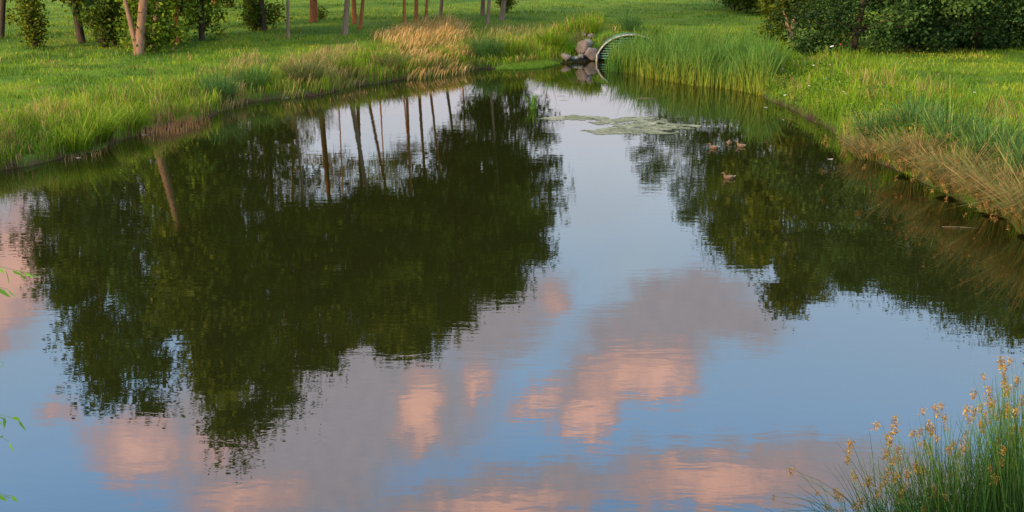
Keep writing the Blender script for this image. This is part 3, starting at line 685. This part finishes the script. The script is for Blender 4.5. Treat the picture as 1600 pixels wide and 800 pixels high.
for (px, py, n, h, sp, lb, pal, tip, ln, ar, hd) in sedges:
    clump(px, py, int(n * .8), h * (.9 if tip is not None else 1.0), sp, pal, lb, 'sedge_clump', .023, ln, ar, tip, GS, hd, HB)

# broad leaved herbs on the right bank with yellow bloom
pts, d = sample_px(30000, 1150, 1480, 84, 232, .0, 3.2, .35); k = vnoise(pts[:, 0], pts[:, 1], .9, 51) > .45; pts = pts[k]; n = len(pts)
pts[:, 2] += rng.random(n) * .65 * (.4 + vnoise(pts[:, 0], pts[:, 1], 1.3, 52)); c = palette(n, [(.04, .10, .01), (.09, .18, .012), (.17, .26, .02)], .25, vnoise(pts[:, 0], pts[:, 1], .8, 53))
yl = rng.random(n) < .012; c[yl] = (.6, .42, .03)
A = Acc(); v, q, cc = leaves(pts, .11, c); A.add(v, q, col=cc)
link('bank_weeds', A.mesh('bank_weeds'), M_LEAF, kind='stuff', label='leafy yellow green weeds with tiny yellow bloom on the right bank', cat='weeds')
# mossy spit left of the boulders
SP = np.array([on_plane(*p) for p in [(772, 103), (800, 96), (850, 92), (876, 94), (874, 101), (850, 107), (800, 110), (775, 109)]]); cS = SP.mean(0)
A = Acc(); ring = 7; Vs = [np.array([[cS[0], cS[1], .20]])]
for i in range(1, ring + 1):
    s = i / ring; pr = cS + (SP - cS) * s; Vs.append(np.column_stack([pr, .20 * (1 - s ** 2.4) + .02 - .08 * (s == 1) + rng.normal(0, .015, len(SP))]))
Vm = np.concatenate(Vs); k = len(SP); T = [(0, 1 + j, 1 + (j + 1) % k) for j in range(k)]
Q = [(1 + (i - 1) * k + j, 1 + i * k + j, 1 + i * k + (j + 1) % k, 1 + (i - 1) * k + (j + 1) % k) for i in range(1, ring) for j in range(k)]
A.add(Vm, Q, T, (.10, .20, .02))
u = rng.random(9000); e = rng.integers(0, k, 9000); w1 = np.sqrt(rng.random(9000)); pr = cS + ((SP[e] * u[:, None] + SP[(e + 1) % k] * (1 - u[:, None])) - cS) * w1[:, None]
c = palette(9000, [(.08, .17, .015), (.13, .25, .02), (.2, .3, .03)]); V, Q, T, cc = blades(np.column_stack([pr, .18 * (1 - w1 ** 2.4)]), .09, .03, rng.normal(0, .4, (9000, 2)), .4, c * .8, c); A.add(V, Q, T, cc)
link('moss_spit', A.mesh('moss_spit'), M_GRASS, kind='stuff', label='low smooth bright green spit of moss in the water left of the boulders', cat='moss')

# duckweed raft
DW = [(842, 187), (870, 183), (905, 181), (935, 184), (955, 188), (990, 184), (1025, 183), (1052, 190), (1085, 194), (1102, 197), (1080, 202), (1050, 206), (1010, 209), (975, 209), (945, 208), (918, 204), (935, 199), (960, 196), (925, 191), (895, 188), (865, 190)]
DP = [tuple(on_plane(*p)) for p in DW]; xs = [p[0] for p in DP]; ys = [p[1] for p in DP]
n = 90000; x = rng.uniform(min(xs) - .5, max(xs) + .5, n); y = rng.uniform(min(ys) - .5, max(ys) + .5, n)
wx = x + (vnoise(x, y, .7, 61) - .5) * .9; wy = y + (vnoise(x, y, .7, 62) - .5) * 1.4; k = in_poly(wx, wy, DP) & (vnoise(x, y, .28, 63) > .36); x, y = x[k], y[k]; n = len(x)
a0 = rng.random(n) * 6.28; r = rng.uniform(.014, .034, n); ang = np.linspace(0, 2 * np.pi, 4, endpoint=False)
V = np.stack([np.stack([x + r * np.cos(a0 + q), y + r * np.sin(a0 + q), .006 + rng.random(n) * .006], 1) for q in ang], 1).reshape(-1, 3)
A = Acc(); A.add(V, np.arange(4 * n).reshape(-1, 4), col=np.repeat(palette(n, [(.14, .18, .08), (.34, .36, .22), (.58, .56, .42)], .2, vnoise(x, y, .3, 64)), 4, 0))
link('duckweed', A.mesh('duckweed'), M_LEAF, kind='stuff', label='pale grey green raft of duckweed spread across the open water', cat='duckweed')

# ------------------------------------------------------------------ culvert pipe, boulders
M_METAL = principled('green_steel', (.10, .23, .18), .5, .5, None, .35, 6, .3)
M_RIM = principled('pale_rim', (.34, .31, .25), .7, .3, (20, .4), .55, 5)
M_DARK = principled('painted_pipe_shade', (.03, .03, .025), .9)
pipe = thing('culvert_pipe', (PX, PY, 0), 'green corrugated culvert pipe with a pale arched rim and a barred mouth', 'pipe')
W2, H2 = 1.80, 1.38
def arch(r, a): return np.stack([W2 * r * np.cos(a), np.zeros_like(a), H2 * r * np.sin(a)], -1)
a = np.linspace(-.25, np.pi + .25, 40)
kk = 60; A = Acc(); rows = []
for i in range(kk):
    s = i / (kk - 1); pr = arch(1 - .02 * (math.sin(i * 1.6) * .5 + .5), a); pr[:, 1] += s * 5.0; rows.append(pr)
V = np.concatenate(rows); m_ = len(a); i = np.arange(kk - 1)[:, None] * m_ + np.arange(m_ - 1)[None]
A.add(V, np.stack([i, i + 1, i + 1 + m_, i + m_], -1).reshape(-1, 4))
link('corrugated_barrel', A.mesh('barrel', True), M_METAL, pipe)
A = Acc(); pr = arch(1.02, a); pr[:, 1] -= .03; A.add(*tube(pr, np.full(len(a), .046), 8)); link('rim', A.mesh('rim', True), M_RIM, pipe)
A = Acc(); V = np.concatenate([arch(.97, a) + np.array([0, 4.8, 0]), [[0, 4.8, 0]]]); A.add(V, None, [(j, j + 1, m_) for j in range(m_ - 1)]); link('shade_sheet', A.mesh('shade_sheet'), M_DARK, pipe)  # near-black sheet across the barrel's far end, painting the shade deep inside
for i in range(9):
    z = .16 + i * .132; xx = W2 * .97 * math.sqrt(max(0, 1 - (z / H2) ** 2))
    A = Acc(); A.add(*tube([(-xx, .06, z), (0, .06, z), (xx, .06, z)], [.024] * 3, 6)); link('bar', A.mesh('bar', True), M_METAL, pipe)
for xx in (-.55, .55):
    A = Acc(); zz = H2 * math.sqrt(1 - (xx / W2) ** 2); A.add(*tube([(xx, .11, -.2), (xx, .11, zz * .97)], [.03] * 2, 6)); link('upright_bar', A.mesh('upright_bar', True), M_METAL, pipe)
A = Acc(); A.add(*tube([(-W2 - .02, -.12, -.2), (-W2 - .02, -.12, .42)], [.05, .05], 8)); link('post', A.mesh('post', True), M_RIM, pipe)

M_ROCK = [principled('pink_grey_stone', (.20, .155, .135), .85, .3, (5, .5), .4, 3), principled('grey_stone', (.21, .195, .175), .85, .3, (5, .5), .4, 3), principled('brown_stone', (.17, .125, .10), .85, .3, (5, .5), .4, 3)]
def rock(px, py_base, wpx, hpx, mat, label, seed, ang=False):
    b = ground_at(px, py_base); 
    if b[2] < 0: b = np.array([*on_plane(px, py_base), -.08])
    s = F / (b[1] * math.cos(PITCH) + (CH - b[2]) * math.sin(PITCH)); wd, ht = 1.1 * wpx / s, 1.1 * hpx / s
    rr = np.random.default_rng(seed); nu, nv = 20, 12; Vv = []
    dirs = rr.normal(size=(9, 3)); dirs /= np.linalg.norm(dirs, axis=1)[:, None]; off_ = rr.uniform(.48, .85, 9)
    for j in range(nv + 1):
        for i in range(nu):
            th, ph = 2 * math.pi * i / nu, math.pi * j / nv; d = np.array([math.sin(ph) * math.cos(th), math.sin(ph) * math.sin(th), math.cos(ph)])
            rad_ = min(1.0, min((o / max(1e-3, d @ q) for q, o in zip(dirs, off_) if d @ q > .05), default=1)); Vv.append(d * rad_)
    Vv = np.array(Vv) * np.array([wd / 2 * 1.15, wd / 2 * .95, ht / 2 * 1.25]); Vv[:, 2] += ht / 2 * .9
    Vv += rr.normal(0, .006, Vv.shape)
    Q = [(j * nu + i, (j + 1) * nu + i, (j + 1) * nu + (i + 1) % nu, j * nu + (i + 1) % nu) for j in range(nv) for i in range(nu)]
    o = link('boulder', mesh_np('boulder', Vv, Q, smooth=False), mat, None, label=label, cat='rock', group='boulders beside the culvert pipe'); o.location = tuple(b); return o
rock(883.5, 96.5, 17, 10, M_ROCK[0], 'flat pinkish boulder at the left end of the row in the water', 1)
rock(898, 95.5, 10, 6, M_ROCK[1], 'small flat grey boulder second from the left at the water', 2)
rock(907.5, 95, 9.5, 7.5, M_ROCK[1], 'small round grey boulder between the flat one and the wedge', 3)
rock(922, 95.3, 22, 20, M_ROCK[0], 'large pinkish wedge shaped boulder left of the pipe mouth', 4)
rock(908.5, 88, 20, 21, M_ROCK[2], 'large leaning brown boulder up the slope behind the small ones', 5)
rock(918, 75, 13, 12, M_ROCK[1], 'pale grey round boulder on top of the heap', 6)
rock(923, 62, 10, 7, M_ROCK[0], 'small pale pinkish boulder in the grass above the heap', 7)
rock(912, 56.5, 7, 6, M_ROCK[0], 'topmost small boulder half hidden in grass', 8)
rock(932.5, 94.5, 7, 6, M_ROCK[1], 'small grey boulder at the foot of the pipe post', 9)
rock(942, 95, 13, 7, M_ROCK[2], 'dark brown boulder lying in the pipe mouth', 10)
rock(957, 95, 6, 7, M_ROCK[0], 'little pink boulder beside the first reeds', 11)

# ------------------------------------------------------------------ ducks
M_DUCK = principled('brown_plumage', (.16, .095, .055), .7, .2, (60, .3), .6, 30)
M_WING = principled('wing_plumage', (.20, .13, .08), .7, .2, (60, .3), .6, 40)
M_TAIL = principled('tail_plumage', (.55, .47, .38), .7); M_BILL = principled('duck_bill', (.40, .20, .05), .4); M_EYE = principled('duck_eye', (.01, .01, .01), .2, .6)
def duck_parts():
    A = Acc()
    p = [(-.20, 0, .085), (-.17, 0, .075), (-.11, 0, .055), (-.03, 0, .045), (.05, 0, .05), (.10, 0, .075), (.125, 0, .12), (.135, 0, .165), (.15, 0, .198), (.175, 0, .205), (.198, 0, .198), (.206, 0, .196)]
    r = [.006, .03, .062, .083, .078, .060, .036, .027, .033, .034, .022, .006]
    A.add(*tube(p, r, 16)); body = A.mesh('body', True)
    W = []
    for s in (-1, 1):
        A = Acc(); A.add(*tube([(.06, s * .060, .075), (0, s * .078, .082), (-.07, s * .068, .088), (-.14, s * .035, .098), (-.175, s * .015, .104)], [.008, .034, .036, .020, .004], 10, .9)); W.append(A.mesh('wing', True))
    A = Acc(); A.add(*tube([(-.17, 0, .085), (-.215, 0, .105), (-.24, 0, .115)], [.026, .018, .004], 8, .4)); tail = A.mesh('tail', True)
    A = Acc(); A.add(*tube([(.198, 0, .197), (.222, 0, .19), (.247, 0, .188)], [.013, .012, .006], 8, .5)); bill = A.mesh('bill', True)
    E = []
    for s in (-1, 1):
        A = Acc(); A.add(*tube([(.18, s * .028, .213), (.18, s * .034, .214)], [.006, .003], 6)); E.append(A.mesh('eye'))
    return body, W, tail, bill, E
DK = duck_parts()
for (px, py, rot, s, lb) in [(1138, 279, 180, 1.0, 'brown duck swimming left, nearest of the four and apart from the rest'), (1115, 232, 172, .95, 'brown duck at the left of the three further ones, in a pale ripple'),
                            (1139, 225, 265, .9, 'brown duck turned end on, the small middle one of the further three'), (1157, 229, 140, .95, 'brown duck at the right of the three further ones')]:
    p = on_plane(px, py); root = thing('duck', (p[0], p[1], -.012), lb, 'duck', 'ducks on the pond'); s *= .86; root.rotation_euler = (0, 0, R(rot)); root.scale = (s, s, s)
    link('body', DK[0], M_DUCK, root); link('tail', DK[2], M_TAIL, root); link('bill', DK[3], M_BILL, root)
    for k in (0, 1): link('wing', DK[1][k], M_WING, root); link('eye', DK[4][k], M_EYE, root)

# ------------------------------------------------------------------ small things on bank and water
M_WHITE = principled('white_petals', (.8, .8, .76), .7); M_STEM = principled('green_stem', (.08, .16, .03), .7); M_RED = principled('red_petals', (.6, .05, .02), .6)
A = Acc(); A.add(*tube([(0, 0, -.05), (.02, 0, .3), (.03, .01, .62)], [.006, .005, .004], 5)); FST = A.mesh('stem')
A = Acc()
for i in range(26):
    a_ = rng.random() * 6.28; q = math.sqrt(rng.random()) * .055; c0 = np.array([.03 + q * math.cos(a_), .01 + q * math.sin(a_), .64 - q * q * 4]); A.add(*tube([c0, c0 + np.array([0, 0, .014])], [.014, .009], 6))
FHD = A.mesh('flower_head')
def flower(px, py, s, label, hz=1.0):
    b = ground_at(px, py); r_ = thing('wildflower', b, label, 'flower', 'white wildflowers on the right bank'); r_.rotation_euler = (R(18), 0, rng.uniform(0, 6)); r_.scale = (s, s, s * hz)
    link('stem', FST, M_STEM, r_); link('flower_head', FHD, M_WHITE, r_); return r_
fl = flower(1307, 104, 1.5, 'tallest white flower beside a small red bloom at the thicket edge')
A = Acc(); A.add(*tube([(0, 0, 0), (0, 0, .05)], [.035, .02], 8)); o = link('wildflower', A.mesh('red_bloom'), M_RED, None, label='small red bloom beside the tallest white flower', cat='flower'); gp = ground_at(1310, 104); o.location = (gp[0], gp[1], gp[2] + .98)
A = Acc(); A.add(*tube([(0, 0, -1.0), (0, 0, .01)], [.006, .005], 5)); st = link('stem', A.mesh('stem'), M_STEM, o)
for (px, py) in [(1226, 119), (1271, 113), (1301, 113), (1283, 136), (1260, 148), (1287, 154), (1311, 158), (1314, 162), (1231, 162), (1515, 161), (1180, 250)]:
    if py < 240: flower(px, py + 6, .8, 'small white wildflower standing among the right bank weeds')
M_TWIG = principled('pale_twig', (.26, .20, .14), .8)
def twig(px, py, L, rot, label):
    p = on_plane(px, py); A = Acc(); A.add(*tube([(-L / 2, 0, 0), (0, .02, .015), (L / 2, 0, .005)], [.005, .007, .003], 6)); A.add(*tube([(0, .02, .015), (L * .2, .09, .03)], [.004, .002], 5))
    o = link('floating_twig', A.mesh('floating_twig', True), M_TWIG, None, label=label, cat='twig'); o.location = (p[0], p[1], .008); o.rotation_euler = (0, 0, R(rot))
twig(1010, 154, .75, -5, 'pale twig floating beneath the reeds'); twig(876, 150, .35, 8, 'short twig floating in the pale sky reflection, upper one'); twig(881, 157, .35, 0, 'short twig floating in the pale sky reflection, lower one')
twig(1425, 264, .9, 175, 'long pale stalk lying on the water off the dry sedge'); twig(1500, 356, .8, 170, 'long pale stalk lying on the water under the biggest sedge')
def floatleaf(px, py, label, s=.14):
    p = on_plane(px, py); A = Acc(); a_ = np.linspace(0, 2 * np.pi, 12, endpoint=False)
    V = np.column_stack([np.cos(a_) * s, np.sin(a_) * s * .55, .012 + .01 * np.cos(a_ * 2)]); V = np.concatenate([V, V * np.array([.9, .9, 1]) - np.array([0, 0, .008]), [[0, 0, .016]]])
    Q = [(i, (i + 1) % 12, 12 + (i + 1) % 12, 12 + i) for i in range(12)]; A.add(V, Q, [(i, (i + 1) % 12, 24) for i in range(12)])
    o = link('floating_leaf', A.mesh('floating_leaf'), M_TAIL, None, label=label, cat='leaf'); o.location = (p[0], p[1], 0)
floatleaf(225, 211, 'pale leaf floating below the withered grass', .09); floatleaf(123, 247, 'pale leaf floating near the bend of the left water edge', .08)
floatleaf(448, 153, 'white leaf floating at the foot of the big rounded clump', .1); floatleaf(1196, 168, 'white leaf floating under the right bank weeds', .09); floatleaf(1297, 249, 'white leaf floating off the end of the sedge row', .09)
# sprig in the water
b = on_plane(833, 170); A = Acc(); n = 26; ln = rng.normal(0, .45, (n, 2)); c = palette(n, [(.08, .18, .02), (.14, .28, .03)])
V, Q, T, cc = blades(np.column_stack([rng.normal(0, .06, (n, 2)), np.full(n, -.05)]), .75, .03, ln, .6, c, c, .3); A.add(V, Q, T, cc)
o = link('water_plant', A.mesh('water_plant'), M_GRASS, None, label='lone bright green plant standing in the water in front of the grove reflection', cat='plant'); o.location = (b[0], b[1], 0)

# ------------------------------------------------------------------ foreground sedges, lower right
HF = [seed_head('seed_head', rng.uniform(.08, .13), .017, H_ORANGE, 64) for _ in range(6)]
def stalks(A, B, tips, wd, cols, n_side=3):
    for p0, p1, cc in zip(B, tips, cols):
        s = np.linspace(0, 1, 6)[:, None]; mid = p0 * (1 - s) + p1 * s; dx = p1 - p0; mid = mid + np.array([0, 0, 1.0]) * (np.sin(s * np.pi) * .10 * math.hypot(dx[0], dx[1]) * 2.0)
        V, Q, T = tube(mid, wd * np.array([1, 1, .9, .75, .55, .3]), n_side, caps=False); A.add(V, Q, col=cc)
def fg(name, root_px, Y, heads_px, extra, label):
    rp = at_depth(*root_px, Y); b = np.array([rp[0], Y, float(height(np.array([rp[0]]), np.array([Y]))[0])])
    root = thing(name, b, label, 'plant', 'tall sedges on the near bank'); A = Acc(); tips = []
    for (px, py) in heads_px:
        tips.append(at_depth(px, py, Y + rng.uniform(-.5, .6)) - b)
    nh = len(tips)
    for _ in range(extra):
        px, py = heads_px[rng.integers(0, nh)]; u = rng.random()
        tips.append(at_depth(px + rng.normal(20, 30), py + abs(rng.normal(40, 45)), Y + rng.uniform(-.6, .8)) - b)
    tips = np.array(tips); Bs = np.stack([tips[:, 0] * .30 + rng.normal(0, .14, len(tips)), rng.normal(0, .22, len(tips)), np.full(len(tips), -.05)], 1)
    cols = palette(len(tips), [(.07, .18, .04), (.14, .30, .07), (.28, .36, .08)], .2)
    stalks(A, Bs, tips, .0042, cols); 
    k = len(tips) * 1; c = palette(k, [(.06, .16, .03), (.12, .27, .05), (.20, .34, .05)])
    V, Q, T, cc = blades(np.column_stack([rng.normal(0, .35, k), rng.normal(0, .25, k), np.full(k, -.05)]), np.median(tips[:, 2]) * .8 * np.exp(rng.normal(0, .2, k)), .010, rng.normal(0, .22, (k, 2)) + np.array([-.12, 0]), .6, c * .7, c); A.add(V, Q, T, cc)
    link('stalks', A.mesh('stalks'), M_GRASS, root)
    for i in range(nh):
        o = link('seed_head', HF[rng.integers(0, 6)], None, root); o.location = tuple(tips[i] + np.array([0, 0, .02])); o.rotation_euler = (rng.uniform(-.35, .35), rng.uniform(-.35, .35), rng.uniform(0, 6)); s = rng.uniform(.65, 1.1); o.scale = (s, s, s)
H1 = [(1210, 776), (1237, 734), (1277, 770), (1290, 788), (1305, 765), (1314, 772), (1312, 795), (1332, 738), (1337, 745), (1330, 690), (1325, 714), (1337, 786), (1345, 780), (1360, 748), (1375, 757), (1390, 685), (1372, 662), (1400, 652)]
H2_ = [(1400, 670), (1404, 700), (1398, 716), (1408, 712), (1388, 734), (1402, 742), (1418, 735), (1412, 770), (1442, 640), (1462, 635), (1470, 632), (1440, 672), (1452, 660), (1445, 690), (1478, 650), (1476, 668), (1452, 696), (1490, 690), (1430, 724), (1484, 700), (1500, 705), (1510, 635), (1515, 652), (1440, 790), (1460, 760), (1535, 660), (1525, 640), (1558, 745), (1532, 772), (1500, 780), (1490, 740), (1548, 730)]
H3_ = [(1563, 560), (1580, 562), (1536, 586), (1523, 612), (1545, 606), (1555, 626), (1530, 634), (1575, 610), (1566, 600), (1592, 592), (1588, 640), (1565, 640), (1578, 638), (1548, 655), (1597, 620), (1590, 670), (1570, 700), (1598, 720), (1582, 760), (1596, 790), (1560, 690), (1606, 560), (1612, 600), (1620, 650), (1570, 575), (1540, 645)]
fg('sedge_plant', (1420, 960), 9.6, H1, 260, 'leftmost near sedge, its orange heads fanning low over the water')
fg('sedge_plant', (1500, 960), 9.3, H2_ + [(x - 14, y + 34) for x, y in H2_[::2]], 760, 'middle near sedge, densest green with clustered orange heads')
fg('sedge_plant', (1600, 960), 9.2, H3_ + [(x + 8, y + 30) for x, y in H3_[::2]], 820, 'tallest near sedge at the right edge with drooping brown heads')

# ------------------------------------------------------------------ willow twigs, left edge
wb = at_depth(-95, 800, 7.0); zb = float(height(np.array([wb[0]]), np.array([7.0]))[0]); root = thing('willow_sapling', (wb[0], 7.0, zb), 'young willow just outside the left edge, only its leafy twig tips reaching in', 'tree')
A = Acc(); topz = 5.6 - zb; A.add(*tube([(0, 0, -.1), (.04, 0, topz * .5), (-.03, 0, topz)], [.035, .025, .01], 8)); L = Acc()
WT = [((-60, 410), (48, 428), 11), ((-60, 440), (12, 452), 5), ((-60, 560), (6, 566), 4), ((-60, 640), (28, 655), 9), ((-50, 660), (14, 690), 5), ((-60, 765), (18, 775), 6)]
for (p0, p1, nl) in WT:
    a0 = at_depth(*p0, 7.0) - np.array([wb[0], 7.0, zb]); a1 = at_depth(*p1, 6.9) - np.array([wb[0], 7.0, zb]); o0 = np.array([0, 0, a0[2] + .15])
    pts_ = np.array([o0, a0, a0 * .5 + a1 * .5 + np.array([0, 0, .02]), a1]); A.add(*tube(pts_, [.006, .004, .0025, .0015], 5, caps=False))
    s = np.linspace(.1, 1, nl)[:, None]; q = a0 * (1 - s) + a1 * s; dirs = (a1 - a0) / np.linalg.norm(a1 - a0)
    for i in range(nl):
        d_ = dirs * .5 + np.array([rng.normal(0, .3), rng.normal(0, .4), -.8 * rng.random() + (.25 if i % 2 else -.2)]); d_ /= np.linalg.norm(d_); ll = rng.uniform(.06, .12); sd = np.cross(d_, rng.normal(size=3)); sd /= np.linalg.norm(sd)
        st_ = q[i]; nn = np.cross(d_, sd); V = np.array([st_, st_ + d_ * ll * .35 + sd * ll * .14 + nn * .004, st_ + d_ * ll * .7 + sd * ll * .08 + nn * .004, st_ + d_ * ll, st_ + d_ * ll * .7 - sd * ll * .08 + nn * .004, st_ + d_ * ll * .35 - sd * ll * .14 + nn * .004])
        L.add(V, [(0, 1, 2, 5), (5, 2, 3, 4)], col=np.array([.14, .32, .03]) * rng.uniform(.7, 1.2))
link('branches', A.mesh('branches', True), M_STEM, root); link('leaves', L.mesh('leaves'), M_LEAF, root)
